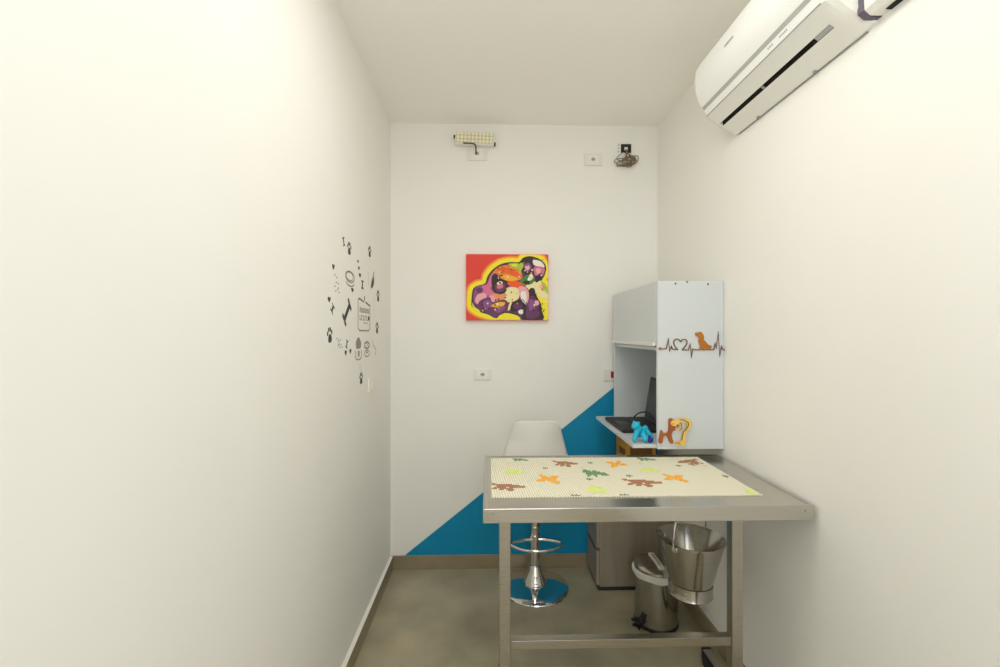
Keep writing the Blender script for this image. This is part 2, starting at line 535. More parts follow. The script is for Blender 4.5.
# ------------------------------------------------------------------ bar stool
def stool():
    cx, cy = .268, 2.592
    r = thing('bar_stool', (cx, cy, 0), 'white shell bar stool on a round chrome base, behind the table by the teal wall', 'stool')
    c = (cx, cy, 0)
    b = MB(); b.lathe([(0, 0), (.188, 0), (.192, .003), (.190, .008), (.176, .014), (.12, .024), (.07, .032), (.052, .036), (0, .036)], c, 64); b.build('base', M_CHROME, r)
    b = MB(); b.lathe([(.064, .034), (.066, .040), (.060, .054), (.048, .078), (.038, .105), (.033, .122), (.031, .128), (.026, .131), (0, .131)], c, 40); b.build('cone_cover', M_CHROME, r)
    b = MB(); b.lathe([(0, .12), (.0255, .12), (.0255, .36), (.029, .362), (.029, .385), (.024, .39), (0, .39)], c, 32); b.build('column', M_CHROME, r)
    b = MB(); b.lathe([(0, .385), (.017, .385), (.017, .60), (.035, .605), (.035, .615), (0, .615)], c, 28); b.build('gas_lift', M_CHROME, r)
    b = MB()
    zf = .285
    pts = [(0, -.02, 0)] + [(-.07, -.03, 0), (-.138, -.065, 0), (-.130, -.105, 0), (-.075, -.150, 0), (0, -.165, 0), (.075, -.150, 0), (.130, -.105, 0), (.138, -.065, 0), (.07, -.03, 0), (0, -.02, 0)]
    b.tube([(cx + p.x, cy + p.y, zf) for p in catmull(pts, 6)], .008, 10)
    b.lathe([(.026, zf - .018), (.033, zf - .018), (.033, zf + .018), (.026, zf + .018)], c, 28, closed=True)
    b.build('footrest', M_CHROME, r)
    b = MB(); b.tube([(cx + .02, cy - .02, .585), (cx + .09, cy - .05, .575), (cx + .15, cy - .07, .565)], .004, 8); b.sphere((cx + .155, cy - .072, .564), .009, (1.4, 1, 1), seg=10); b.build('lever', M_CHROME, r)
    # shell: one curved sheet from front lip to top of back; open side to the wall
    prof = [(.200, .612, .150), (.195, .632, .185), (.165, .645, .208), (.08, .640, .222), (0, .632, .226), (-.08, .632, .226), (-.135, .645, .222),
            (-.168, .680, .212), (-.184, .730, .196), (-.194, .790, .174), (-.202, .850, .158), (-.208, .910, .140), (-.212, .950, .126), (-.2135, .973, .116), (-.2145, .986, .103), (-.215, .992, .084)]
    cl = catmull([(p[0], p[1], p[2]) for p in prof], 3)
    cx -= .012
    NU = 22
    t = bmesh.new()
    grid = []
    for i, p in enumerate(cl):
        k = i / (len(cl) - 1)
        back = max(0, min(1, (p.y - .64) / .12)) if p.x < -.05 else 0
        row = []
        for j in range(NU + 1):
            u = -1 + 2 * j / NU
            yy = p.x + back * .055 * abs(u) ** 2.2 * max(.12, min(1, (1.01 - p.y) / .14))
            zz = p.y + (1 - back) * .055 * abs(u) ** 3 * (1 if p.x < .18 else .3)
            row.append(t.verts.new((cx + u * p.z, cy + yy, zz)))
        grid.append(row)
    for i in range(len(grid) - 1):
        for j in range(NU):
            t.faces.new((grid[i][j], grid[i][j + 1], grid[i + 1][j + 1], grid[i + 1][j]))
    b = MB(); b._merge(t)
    sh = b.build('seat_shell', M_SHELL, r, angle=80)
    md = sh.modifiers.new('thickness', 'SOLIDIFY'); md.thickness = .006; md.offset = 0
stool()

# ------------------------------------------------------------------ wall desk with overhead cabinet
CX0, CX1, CY0, CY1 = .757, 1.056, 2.012, 2.735
DZ0, DZ1 = .934, .951
def cabinet():
    r = thing('desk_hutch', (.9, 2.4, DZ0), 'white laminate hutch with a lift-up door above a narrow desktop, on the right wall', 'cabinet')
    b = MB(); b.box(.652, CX1 - .001, CY0 + .018, CY1 - .002, DZ0, DZ1, bev=.0012); b.build('desktop', M_WHITE, r)
    ZT, ZD = 1.685, 1.389
    b = MB(); b.box(CX0, CX1, CY0, CY0 + .0175, DZ0 - .001, ZT, bev=.001); p = b.build('side_panel', M_WHITE, r)
    for (x, z) in ((.838, ZT - .012), (.890, ZT - .004), (.985, ZT - .014)):
        b = MB(); b.lathe([(0, 0), (.0045, 0), (.004, .0015), (0, .002)], seg=12, M=Matrix.Translation((x, CY0, z)) @ Matrix.Rotation(PI / 2, 4, 'X')); b.build('screw_cap', M_DKBROWN, p)
    b = MB(); b.box(CX0 + .004, CX1, CY1 - .018, CY1, DZ1, ZT, bev=.001); b.build('side_panel', M_WHITE, r)
    b = MB(); b.box(CX1 - .006, CX1, CY0 + .018, CY1 - .018, DZ1, ZT, bev=.0005); b.build('back_panel', M_WHITE, r)
    b = MB(); b.box(CX0 + .004, CX1 - .006, CY0 + .018, CY1 - .018, ZT - .017, ZT - .001); b.build('top_panel', M_WHITE, r)
    b = MB(); b.box(CX0 + .012, CX1 - .006, CY0 + .018, CY1 - .018, ZD - .016, ZD); b.build('bottom_panel', M_WHITE, r)
    b = MB(); b.box(CX0 - .002, CX0 + .014, CY0 + .020, CY1 - .001, ZD + .022, ZT - .004, bev=.0012); d = b.build('door', M_WHITE, r)
    # aluminium edge grip along the foot of the door
    b = MB()
    b.prism([(CX0 - .014, ZD + .004), (CX0 - .014, ZD + .018), (CX0 - .010, ZD + .0225), (CX0 + .011, ZD + .0225), (CX0 + .011, ZD + .012), (CX0 - .008, ZD + .004)],
            lambda u, v, h: (u, h, v), CY0 + .022, CY1 + .002)
    b.build('handle', M_ALUW, d)
cabinet()

def drawer_unit():
    x0, x1, y0, y1, h = .612, 1.030, 2.548, 2.796, .66
    r = thing('drawer_unit', ((x0 + x1) / 2, (y0 + y1) / 2, 0), 'grey wood-grain drawer pedestal on the floor under the desk', 'drawers')
    b = MB(); b.box(x0 + .018, x1, y0, y1, .022, h, bev=.0015); b.build('body', M_WOODK, r)
    b = MB(); b.box(x0 + .01, x1 - .006, y0 + .002, y1 - .004, 0, .022, bev=.002); b.build('plinth', M_BLACK2, r)
    b = MB(); b.box(x0 - .008, x1, y0 - .006, y1 + .004, h, h + .018, bev=.0015); b.build('top', M_WOODK, r)
    for k in range(3):
        za = .03 + k * .21
        b = MB(); b.box(x0, x0 + .017, y0 + .002, y1 - .002, za, za + .196, bev=.0015); d = b.build('drawer', M_WOODK, r)
        b = MB(); b.box(x0 - .0006, x0 + .003, y0 + .03, y1 - .03, za + .184, za + .1955); b.build('finger_groove', M_BLACK2, d)
drawer_unit()

def carton():
    x0, x1, y0, y1, z0, z1 = .790, .958, 2.575, 2.785, .678, .925
    b = MB()
    b.box(x0, x1, y0, y1, z0, z1, bev=.002)
    # printed side facing the stool
    for (ya, za, w, hh) in ((2.60, .86, .05, .03), (2.67, .88, .07, .02), (2.62, .82, .10, .025), (2.60, .74, .12, .04), (2.66, .905, .06, .01)):
        b.box(x0 - .0004, x0 + .001, ya, ya + w, za, za + hh, mi=1)
    b.box(x0 + .02, x1 - .02, y0 - .0004, y0 + .001, .72, .80, mi=1)
    o = b.build('carton', [M_KRAFT, M_KRAFT2])
    tag(o, 'yellow printed carton standing on the drawer unit beneath the desk', 'box')
carton()

# ------------------------------------------------------------------ laptop and the small toys on the desk
def laptop():
    z = DZ1
    r = thing('laptop', (.79, 2.42, z), 'open black laptop on the white desk, its screen turned to the left', 'laptop')
    x0, x1, y0, y1 = .672, .905, 2.255, 2.600
    b = MB(); b.box(x0, x1, y0, y1, z + .002, z + .020, bev=.004); base = b.build('base', M_BLACK2, r)
    b = MB()
    for i in range(5):
        for j in range(13):
            xx = x0 + .105 + i * .0195
            yy = y0 + .025 + j * .0228
            b.box(xx, xx + .0165, yy, yy + .019, z + .0195, z + .0215)
    b.build('keyboard', M_BLACK, base)
    b = MB(); b.box(x0 + .018, x0 + .085, y0 + .115, y0 + .215, z + .0195, z + .0206); b.build('touchpad', M_BLACK, base)
    for (xx, yy) in ((x0 + .02, y0 + .02), (x1 - .02, y0 + .02), (x0 + .02, y1 - .02), (x1 - .02, y1 - .02)):
        pass
    M = Matrix.Translation((x1 - .004, 0, z + .021)) @ Matrix.Rotation(math.radians(9), 4, 'Y')
    b = MB(); b.box(0, .008, y0, y1, 0, .232, bev=.002, M=M); s = b.build('screen', M_BLACK2, r)
    b = MB(); b.box(-.0006, .001, y0 + .012, y1 - .012, .02, .220, M=M); b.build('display', mat('display_glass', (.03, .032, .035), .12), s)
    b = MB(); b.tube([(x1 - .006, y0 + .04, z + .021), (x1 - .006, y1 - .04, z + .021)], .006, 10); b.build('hinge', M_BLACK, r)
laptop()

def cable_loop():
    z = DZ1
    b = MB()
    b.tube(catmull([(.768, 2.39, z + .0262), (.772, 2.40, z + .046), (.790, 2.405, z + .066), (.818, 2.41, z + .078), (.850, 2.41, z + .078), (.872, 2.40, z + .064), (.880, 2.39, z + .040), (.884, 2.36, z + .0262)], 6), .0038, 8)
    o = b.build('cable', M_BLACK)
    tag(o, 'black cable arching over the laptop keyboard beside the screen', 'cable')
cable_loop()

def teal_toy():
    z = DZ1
    cx, cy = .698, 2.085
    r = thing('toy_dog', (cx, cy, z), 'small bright teal dough toy dog sitting at the front of the desk', 'toy')
    # body, neck and four legs as one skinned figure
    V = [(.012, 0, .048), (-.004, -.004, .062), (-.016, -.008, .074), (-.020, -.018, .038), (-.030, -.022, .012), (-.034, -.024, .008), (.014, -.024, .036), (.018, -.030, .012), (.016, -.034, .008),
         (.030, .006, .064), (.036, .008, .074), (.040, -.006, .042), (.055, -.012, .018), (.060, -.014, .009), (.012, .020, .030), (.008, .026, .010)]
    Ed = [(0, 1), (1, 2), (1, 3), (3, 4), (4, 5), (0, 6), (6, 7), (7, 8), (0, 9), (9, 10), (9, 11), (11, 12), (12, 13), (0, 14), (14, 15)]
    RR = [1.3 * q for q in (.012, .011, .010, .0095, .009, .009, .010, .0095, .009, .0075, .006, .009, .0085, .008, .009, .008)]
    me = bpy.data.meshes.new('body')
    me.from_pydata(V, Ed, [])
    me.materials.append(M_TOYTEAL)
    o = bpy.data.objects.new('body', me); COL.objects.link(o); o.parent = r
    sk = o.modifiers.new('skin', 'SKIN'); sk.use_smooth_shade = True
    for i, sv in enumerate(me.skin_vertices[0].data):
        sv.radius = (RR[i], RR[i]); sv.use_root = (i == 0)
    sb = o.modifiers.new('sub', 'SUBSURF'); sb.levels = 2; sb.render_levels = 2
    b = MB()
    b.sphere((cx - .018, cy - .012, z + .078), .0180, (1.05, 1, .95), seg=18)
    b.sphere((cx - .033, cy - .022, z + .073), .0095, seg=12)
    b.sphere((cx - .006, cy - .014, z + .088), .0060, seg=10); b.sphere((cx - .024, cy + .000, z + .090), .0060, seg=10)
    h = b.build('head', M_TOYTEAL, r)
teal_toy()

def blue_toy():
    z = DZ1
    cx, cy = .757 - .012, 2.068
    b = MB()
    b.sphere((cx, cy, z + .012), .012, (1, 1, 1), seg=14)
    b.sphere((cx - .009, cy - .013, z + .008), .008, seg=12)
    b.sphere((cx + .004, cy + .014, z + .009), .009, seg=12)
    b.sphere((cx - .003, cy + .002, z + .026), .008, seg=12)
    o = b.build('toy_blob', M_TOYBLUE)
    tag(o, 'tiny dark blue dough toy tucked beside the hutch panel next to the teal dog', 'toy')
blue_toy()

# cut-outs on the hutch's end panel ------------------------------------------------
PY = CY0
def panel(u, v, h):          # u, v in metres on the panel, h out of it
    return (u, PY - h, v)
def pxp(px, py):             # panel metres from picture measures
    a = math.atan(12 / 455)
    xc = (px - 500) / 455
    t = 2.012 / (math.cos(a) - xc * math.sin(a))
    return ((xc * math.cos(a) + math.sin(a)) * t, 1.45 - (py - 333.5) / 455 * t)

def stroke_poly(pts, w):
    """closed outline of a polyline of width w (mitred)"""
    P = [Vector((p[0], p[1])) for p in pts]
    L, R = [], []
    for i, p in enumerate(P):
        a = (P[i] - P[i - 1]).normalized() if i > 0 else None
        c = (P[i + 1] - P[i]).normalized() if i < len(P) - 1 else None
        d = a if c is None else c if a is None else (a + c)
        if d.length < 1e-4:
            d = a
        d = d.normalized()
        n = Vector((-d.y, d.x))
        k = 1.0
        if a is not None and c is not None:
            k = 1 / max(.45, n.dot(Vector((-a.y, a.x))))
        L.append((p + n * w / 2 * k)[:]); R.append((p - n * w / 2 * k)[:])
    return L, R

def ribbon(b, pts, w, fn, h0, h1, mi=0):
    L, R = stroke_poly(pts, w)
    for i in range(len(pts) - 1):
        b.prism([L[i], L[i + 1], R[i + 1], R[i]], fn, h0, h1, mi)

def heartbeat():
    X = lambda zx, zy: pxp(640 + zx / 10, 320 + zy / 10)
    r = thing('heartbeat_cutout', (.9, PY, 1.44), 'brown heartbeat line cut-out with heart and sitting dog, upper half of the white hutch panel', 'decoration')
    b = MB()
    line1 = [X(*p) for p in ((200, 288), (260, 288), (283, 190), (294, 312), (312, 262), (322, 290), (378, 296))]
    ribbon(b, line1, .0042, panel, -.0005, .004)
    heart = [X(*p) for p in ((378, 298), (350, 265), (335, 230), (342, 203), (368, 190), (392, 200), (406, 216), (420, 200), (446, 192), (466, 208), (466, 238), (448, 266), (420, 298))]
    hs = [(p.x, p.y) for p in catmull([(u, v, 0) for u, v in heart], 4)]
    ribbon(b, hs, .0042, panel, -.0005, .004)
    line2 = [X(*p) for p in ((420, 298), (482, 300), (500, 240), (512, 375), (524, 290), (545, 298), (735, 297), (748, 232), (760, 280), (780, 122), (795, 362), (812, 262), (824, 292), (850, 298))]
    ribbon(b, line2, .0042, panel, -.0005, .004)
    b.build('pulse_line', M_DKBROWN, r)
    dog = [X(*p) for p in ((585, 296), (596, 275), (590, 240), (580, 215), (584, 190), (578, 170), (560, 158), (548, 145), (552, 128), (575, 128), (590, 119), (612, 124), (626, 145), (636, 178), (632, 195), (655, 220), (678, 248), (700, 252), (712, 266), (702, 285), (690, 296), (628, 297), (624, 276), (612, 280), (606, 296))]
    b = MB(); b.prism(smooth2(dog, 3), panel, -.0005, .006); b.build('dog_silhouette', M_BRONZE, r)
    for p in ((198, 286), (850, 298)):
        u, v = X(*p)
        b = MB(); b.lathe([(0, 0), (.0065, 0), (.0065, .004), (.004, .007), (0, .008)], seg=16, M=Matrix.Translation((u, PY + .0005, v)) @ Matrix.Rotation(PI / 2, 4, 'X')); b.build('end_bead', M_BRONZE, r)
heartbeat()

def brown_dog():
    X = lambda zx, zy: pxp(590 + zx * .15, 370 + zy * .15)
    pts = [(455, 480), (462, 430), (468, 402), (478, 402), (484, 418), (515, 412), (520, 370), (522, 330), (538, 320), (556, 330), (578, 352), (586, 372), (566, 380), (560, 402), (545, 410), (540, 440), (552, 482), (530, 486), (512, 442), (488, 440), (478, 484)]
    b = MB(); b.prism(smooth2([X(*p) for p in pts], 3), panel, -.0005, .008)
    o = b.build('dog_cutout', M_TOYBROWN)
    tag(o, 'small brown wooden dog cut-out at the bottom of the white hutch panel', 'decoration')
    b = MB()
    out = [(548, 330), (590, 322), (630, 318), (662, 330), (672, 352), (664, 378), (640, 408), (628, 440), (634, 470), (626, 498), (590, 502), (558, 486), (562, 476), (596, 472), (606, 440), (612, 410), (640, 372), (640, 350), (610, 342), (588, 345), (604, 356), (604, 386), (584, 400), (566, 392), (592, 384), (592, 362), (576, 356), (566, 372), (540, 368), (530, 348)]
    b.prism([X(*p) for p in out], panel, .0082, .0125, 0)
    ribbon(b, [X(*p) for p in ((590, 328), (620, 330), (646, 345), (650, 362), (636, 388), (616, 408), (608, 440), (604, 462))], .0032, panel, .0123, .0135, 1)
    ribbon(b, [X(*p) for p in ((588, 350), (602, 356), (603, 385), (588, 398))], .0024, panel, .0123, .0135, 1)
    b.prism([(u, v) for u, v in circ(*X(546, 356), .0022, n=10)], panel, .0123, .0138, 1)
    ribbon(b, [X(*p) for p in ((562, 482), (585, 482), (596, 492))], .0022, panel, .0123, .0135, 1)
    # pegs joining it to the panel
    for p in ((640, 352), (612, 488)):
        b.prism(circ(*X(*p), .002, n=8), panel, -.0005, .0085, 0)
    o = b.build('curl_cutout', [M_TOYYEL, M_BLACK2])
    tag(o, 'yellow curled wooden cut-out with black outlines, beside the brown wooden dog', 'decoration')
brown_dog()

# ------------------------------------------------------------------ air conditioner
def air_conditioner():
    r = thing('air_conditioner', (XR, 1.55, 2.29), 'white split air conditioner mounted high on the right wall', 'air conditioner')
    ya, yb = 1.208, 1.925
    U = lambda u: XR - u
    # bottom slope, with an outlet recess between a and b
    base = [(-.0005, 2.29), (.012, 2.289), (.071, 2.3225), (.071, 2.3225), (.085, 2.3312), (.085, 2.3312), (.137, 2.365)]
    rest = [(.1475, 2.384), (.158, 2.403), (.176, 2.43), (.187, 2.465), (.190, 2.51), (.187, 2.55), (.172, 2.575), (.14, 2.583), (-.0005, 2.583)]
    def sect(y, k, deep):
        p = list(base) + list(rest)
        if deep:
            p[3] = (.077, 2.349); p[4] = (.090, 2.356)
        zc = 2.44
        out = []
        for (u, z) in p:
            out.append((U(u * k if u > 0 else u), y, zc + (z - zc) * (1 - (1 - k) * .35)))
        return out
    secs = [(ya, .72, 0), (ya + .006, .86, 0), (ya + .02, .955, 0), (ya + .045, 1, 0), (1.272, 1, 0), (1.272, 1, 1), (1.885, 1, 1), (1.885, 1, 0), (yb - .038, 1, 0), (yb - .020, .955, 0), (yb - .006, .86, 0), (yb, .72, 0)]
    t = bmesh.new()
    R = [[t.verts.new(p) for p in sect(*s)] for s in secs]
    n = len(R[0])
    for si, (A, B) in enumerate(zip(R[:-1], R[1:])):
        for k in range(n):
            f = t.faces.new((A[k], A[(k + 1) % n], B[(k + 1) % n], B[k]))
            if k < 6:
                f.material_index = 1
            if secs[si][2] and secs[si + 1][2] and k in (2, 3, 4):
                f.material_index = 2
    t.faces.new(R[0][::-1]); t.faces.new(R[-1])
    bmesh.ops.remove_doubles(t, verts=t.verts, dist=1e-6)
    bmesh.ops.recalc_face_normals(t, faces=t.faces)
    b = MB(); b._merge(t, None)
    b.build('body', [M_AC, M_ACU, M_DARKGAP], r, angle=22)
    # seam between front panel and underside
    def strip(name, u0, z0, u1, z1, y0, y1, m, lift, parent=r, nseg=1, mi=0):
        du, dz = u1 - u0, z1 - z0
        L = math.hypot(du, dz)
        nu, nz = dz / L, -du / L           # outwards (down/left)
        if nu < 0 and abs(dz) > abs(du):
            nu, nz = -nu, -nz
        bb = MB()
        P = lambda u, z, h: (u + nu * h, z + nz * h)
        ring = [P(u0, z0, -.002), P(u1, z1, -.002), P(u1, z1, lift), P(u0, z0, lift)]
        bb.loft([[(U(u), y, z) for u, z in ring] for y in (y0, y1)])
        return bb.build(name, m, parent)
    strip('seam', .1362, 2.3637, .1378, 2.3664, ya + .03, yb - .03, M_GREYMARK, .0006)
    strip('trim_stripe', .1495, 2.3877, .1565, 2.4004, ya + .03, yb - .035, M_GREYSTRIPE, .0006)
    # movable flap pieces across the outlet: a pale vane near the camera end and a narrow divider
    strip('vane', .072, 2.3231, .084, 2.3306, 1.274, 1.335, M_GREYSTRIPE, -.001)
    strip('divider', .072, 2.3231, .084, 2.3306, 1.592, 1.604, M_GREYMARK, -.0005)
    # clips at the wall edge, and a dark strip painting in the shadow gap
    b = MB(); b.box(U(.005), U(-.0005), ya + .03, yb - .04, 2.2872, 2.2905); b.build('shadow_gap_strip', M_GREYMARK, r)
    for y in (1.430, 1.735):
        b = MB(); b.box(U(.016), U(.006), y - .006, y + .006, 2.284, 2.293, bev=.002); b.build('clip', M_GREYMARK, r)
    # faint maker's lettering and indicator marks, too small to read
    def marks(y0, y1, u0, z0, u1, z1, nn, m):
        bb = MB()
        for k in range(nn):
            y = y0 + (y1 - y0) * (k + .15) / nn
            w = (y1 - y0) / nn * .6
            ring = [(u0 + .0006, z0), (u1 + .0006, z1), (u1 - .001, z1), (u0 - .001, z0)]
            bb.loft([[(U(u), yy, z) for u, z in ring] for yy in (y, y + w)])
        return bb
    marks(1.590, 1.650, .1905, 2.500, .1908, 2.508, 7, None).build('logo_marks', M_GREYSTRIPE, r)
    marks(1.365, 1.405, .1435, 2.3765, .1460, 2.3815, 5, None).build('indicator_marks', M_GREYSTRIPE, r)
    marks(1.435, 1.465, .1435, 2.3765, .1460, 2.3815, 3, None).build('indicator_marks', M_GREYSTRIPE, r)
    # pipe cover leaving the near end along the wall, with its open dark mouth
    b = MB()
    ring = lambda y, s: [(U(-.0005), y, 2.302), (U(.034 * s), y, 2.302), (U(.050 * s), y, 2.316), (U(.052 * s), y, 2.352), (U(.040 * s), y, 2.372), (U(-.0005), y, 2.378)]
    b.loft([ring(.90, .94), ring(1.196, 1)])
    b.build('pipe_cover', M_ACU, r)
    b = MB(); b.box(U(.016), U(-.0005), .93, 1.165, 2.2995, 2.3025); b.build('pipe_slot', M_DARKGAP, r)
    b = MB(); b.loft([ring(1.1925, 1.03), ring(ya + .004, 1.06)]); b.build('pipe_collar', mat('collar_grey', srgb(104, 96, 112), .6), r)
air_conditioner()

# ------------------------------------------------------------------ back wall fittings
def emergency_light():
    r = thing('emergency_light', (-.08, YB, 2.64), 'emergency LED lamp block high on the back wall above a blank plate', 'lamp')
    M = Matrix.Translation((-.081, YB - .028, 2.637)) @ Matrix.Rotation(math.radians(2.2), 4, 'Y')
    b = MB(); b.box(-.121, .121, -.022, .0285, -.038, .038, bev=.010, M=M, seg=3); b.build('housing', M_PLATE, r)
    b = MB(); b.box(-.112, .112, -.0235, -.02, -.030, .034, bev=.0015, M=M)
    pnl = b.build('led_panel', M_LEDB, r)
    b = MB()
    for i in range(10):
        for j in range(3):
            x = -.100 + i * .0222; z = -.018 + j * .0215
            b.lathe([(.0085, 0), (.0085, .002), (.004, .0045), (0, .0050)], seg=12, M=M @ Matrix.Translation((x, -.0232, z)) @ Matrix.Rotation(PI / 2, 4, 'X'))
    b.build('led_lens', M_LED, pnl)
    for (x, z) in ((-.123, .008), (.123, -.026)):
        b = MB(); b.box(x - .006, x + .006, -.018, .006, z - .009, z + .009, bev=.002, M=M); b.build('end_knob', M_BLACK, r)
    b = MB(); b.tube(catmull([(-.150, YB - .055, 2.604), (-.11, YB - .057, 2.603), (-.082, YB - .056, 2.598), (-.074, YB - .040, 2.585), (-.074, YB - .016, 2.553)], 5), .004, 8); b.build('lead', M_BLACK2, r)
emergency_light()

def plate(name, x, z, w, h, label, hole=True, cat='power outlet', group=None):
    r = thing(name, (x, YB, z), label, cat, group)
    b = MB(); b.box(x - w / 2, x + w / 2, YB - .009, YB + .0005, z - h / 2, z + h / 2, bev=.003); b.build('plate', M_PLATE, r)
    b = MB(); b.box(x - w * .30, x + w * .30, YB - .0105, YB - .008, z - h * .36, z + h * .36, bev=.001); md = b.build('module', M_WHITEP, r)
    if hole:
        b = MB(); b.prism([(-.020, 0), (-.012, .011), (.012, .011), (.020, 0), (.012, -.011), (-.012, -.011)], lambda u, v, k: (x + u * .7, YB - .0103 - k, z + v), 0, .0012)
        b.build('socket', M_DECALL, md)
        for (u, v) in ((-.0065, .0), (0, .003), (.0065, 0)):
            b = MB(); b.lathe([(0, 0), (.0026, 0), (.0026, .0006), (0, .0007)], seg=10, M=Matrix.Translation((x + u, YB - .0115, z + v)) @ Matrix.Rotation(PI / 2, 4, 'X')); b.build('pin_hole', M_BLACK, md)
    return r
plate('wall_outlet', -.034, 1.197, .106, .068, 'pale power outlet at mid height on the back wall, below the painting')
plate('wall_outlet', -.068, 2.560, .124, .084, 'blank outlet plate directly below the emergency lamp')
plate('wall_outlet', .653, 2.531, .112, .076, 'pale outlet plate high on the back wall, left of the hanging cable coil')

def red_switch():
    x, z = .752, 1.190
    r = thing('wall_switch', (x, YB, z), 'wall switch with a red rocker on the back wall, half hidden by the hutch', 'switch')
    b = MB(); b.box(x - .036, x + .074, YB - .009, YB + .0005, z - .036, z + .036, bev=.003); b.build('plate', M_PLATE, r)
    b = MB(); b.box(x + .011, x + .033, YB - .014, YB - .008, z - .016, z + .024, bev=.002); b.build('rocker', M_RED, r)
red_switch()

def left_switch():
    y, z = 2.345, 1.187
    r = thing('wall_switch', (XL, y, z), 'pale switch plate on the left wall under the pet stickers', 'switch')
    b = MB(); b.box(XL - .0005, XL + .009, y - .058, y + .058, z - .036, z + .036, bev=.003); b.build('plate', M_PLATE, r)
    b = MB(); b.box(XL + .008, XL + .012, y - .018, y + .018, z - .02, z + .02, bev=.0015); b.build('rocker', M_WHITEP, r)
left_switch()

def junction():
    x, z = .862, 2.602
    r = thing('junction_box', (x, YB, z), 'open black wall box with white frame high on the back wall', 'electrical box')
    b = MB()
    for a in ((-.056, -.036, -.034, .036), (.030, .036, -.034, .036), (-.036, .030, -.034, -.028), (-.036, .030, .028, .036)):
        b.box(x + a[0], x + a[1], YB - .008, YB + .0005, z + a[2], z + a[3])
    b.build('frame', M_WHITEP, r)
    b = MB(); b.box(x - .037, x + .031, YB - .004, YB + .0005, z - .029, z + .029); b.build('recess', M_BLACK, r)
    b = MB()
    for (u, v) in ((-.05, .02), (-.05, 0), (-.05, -.02)):
        b.lathe([(0, 0), (.004, 0), (.003, .002), (0, .002)], seg=10, M=Matrix.Translation((x + u, YB - .008, z + v)) @ Matrix.Rotation(PI / 2, 4, 'X'))
    b.build('screw', M_GREYMARK, r)
    b = MB(); b.box(x - .014, x + .006, YB - .016, YB - .003, z - .012, z + .006, bev=.003)
    b.build('connector', M_WHITEP, r)
    # coil hanging out of it
    b = MB()
    rnd = random.Random(11)
    top = Vector((x - .004, YB - .020, z - .030))
    for k in range(10):
        cxk = x + rnd.uniform(-.030, .036)
        czk = z - .085 + rnd.uniform(-.020, .024)
        A, B_ = rnd.uniform(.030, .056), rnd.uniform(.012, .026)
        tl = rnd.uniform(-.2, 1.0)
        dz = rnd.uniform(.008, .040)
        pts = []
        for j in range(12):
            t = 2 * PI * j / 12
            lx, lz = A * math.cos(t), B_ * math.sin(t)
            pts.append((cxk + lx * math.cos(tl) - lz * math.sin(tl) + rnd.uniform(-.004, .004), YB - dz + .006 * math.sin(t + k), czk + lx * math.sin(tl) + lz * math.cos(tl) + rnd.uniform(-.004, .004)))
        b.tube(catmull(pts, 3, True), .0024, 6, closed=True)
    for k in range(4):
        e = rnd.uniform(-.04, .04)
        b.tube(catmull([top[:], (x + e * .5, YB - .022 - .004 * k, z - .055), (x + e, YB - .020 - .004 * k, z - .085)], 5), .0024, 6)
    b.tube(catmull([(x - .004, YB - .006, z - .006), (x - .004, YB - .022, z - .018), top[:], (x - .004, YB - .022, z - .06)], 4), .005, 8)
    o = b.build('cord_coil', M_CABLE)
    tag(o, 'loose coil of grey-brown cable hanging from the open wall box', 'cable')
junction()

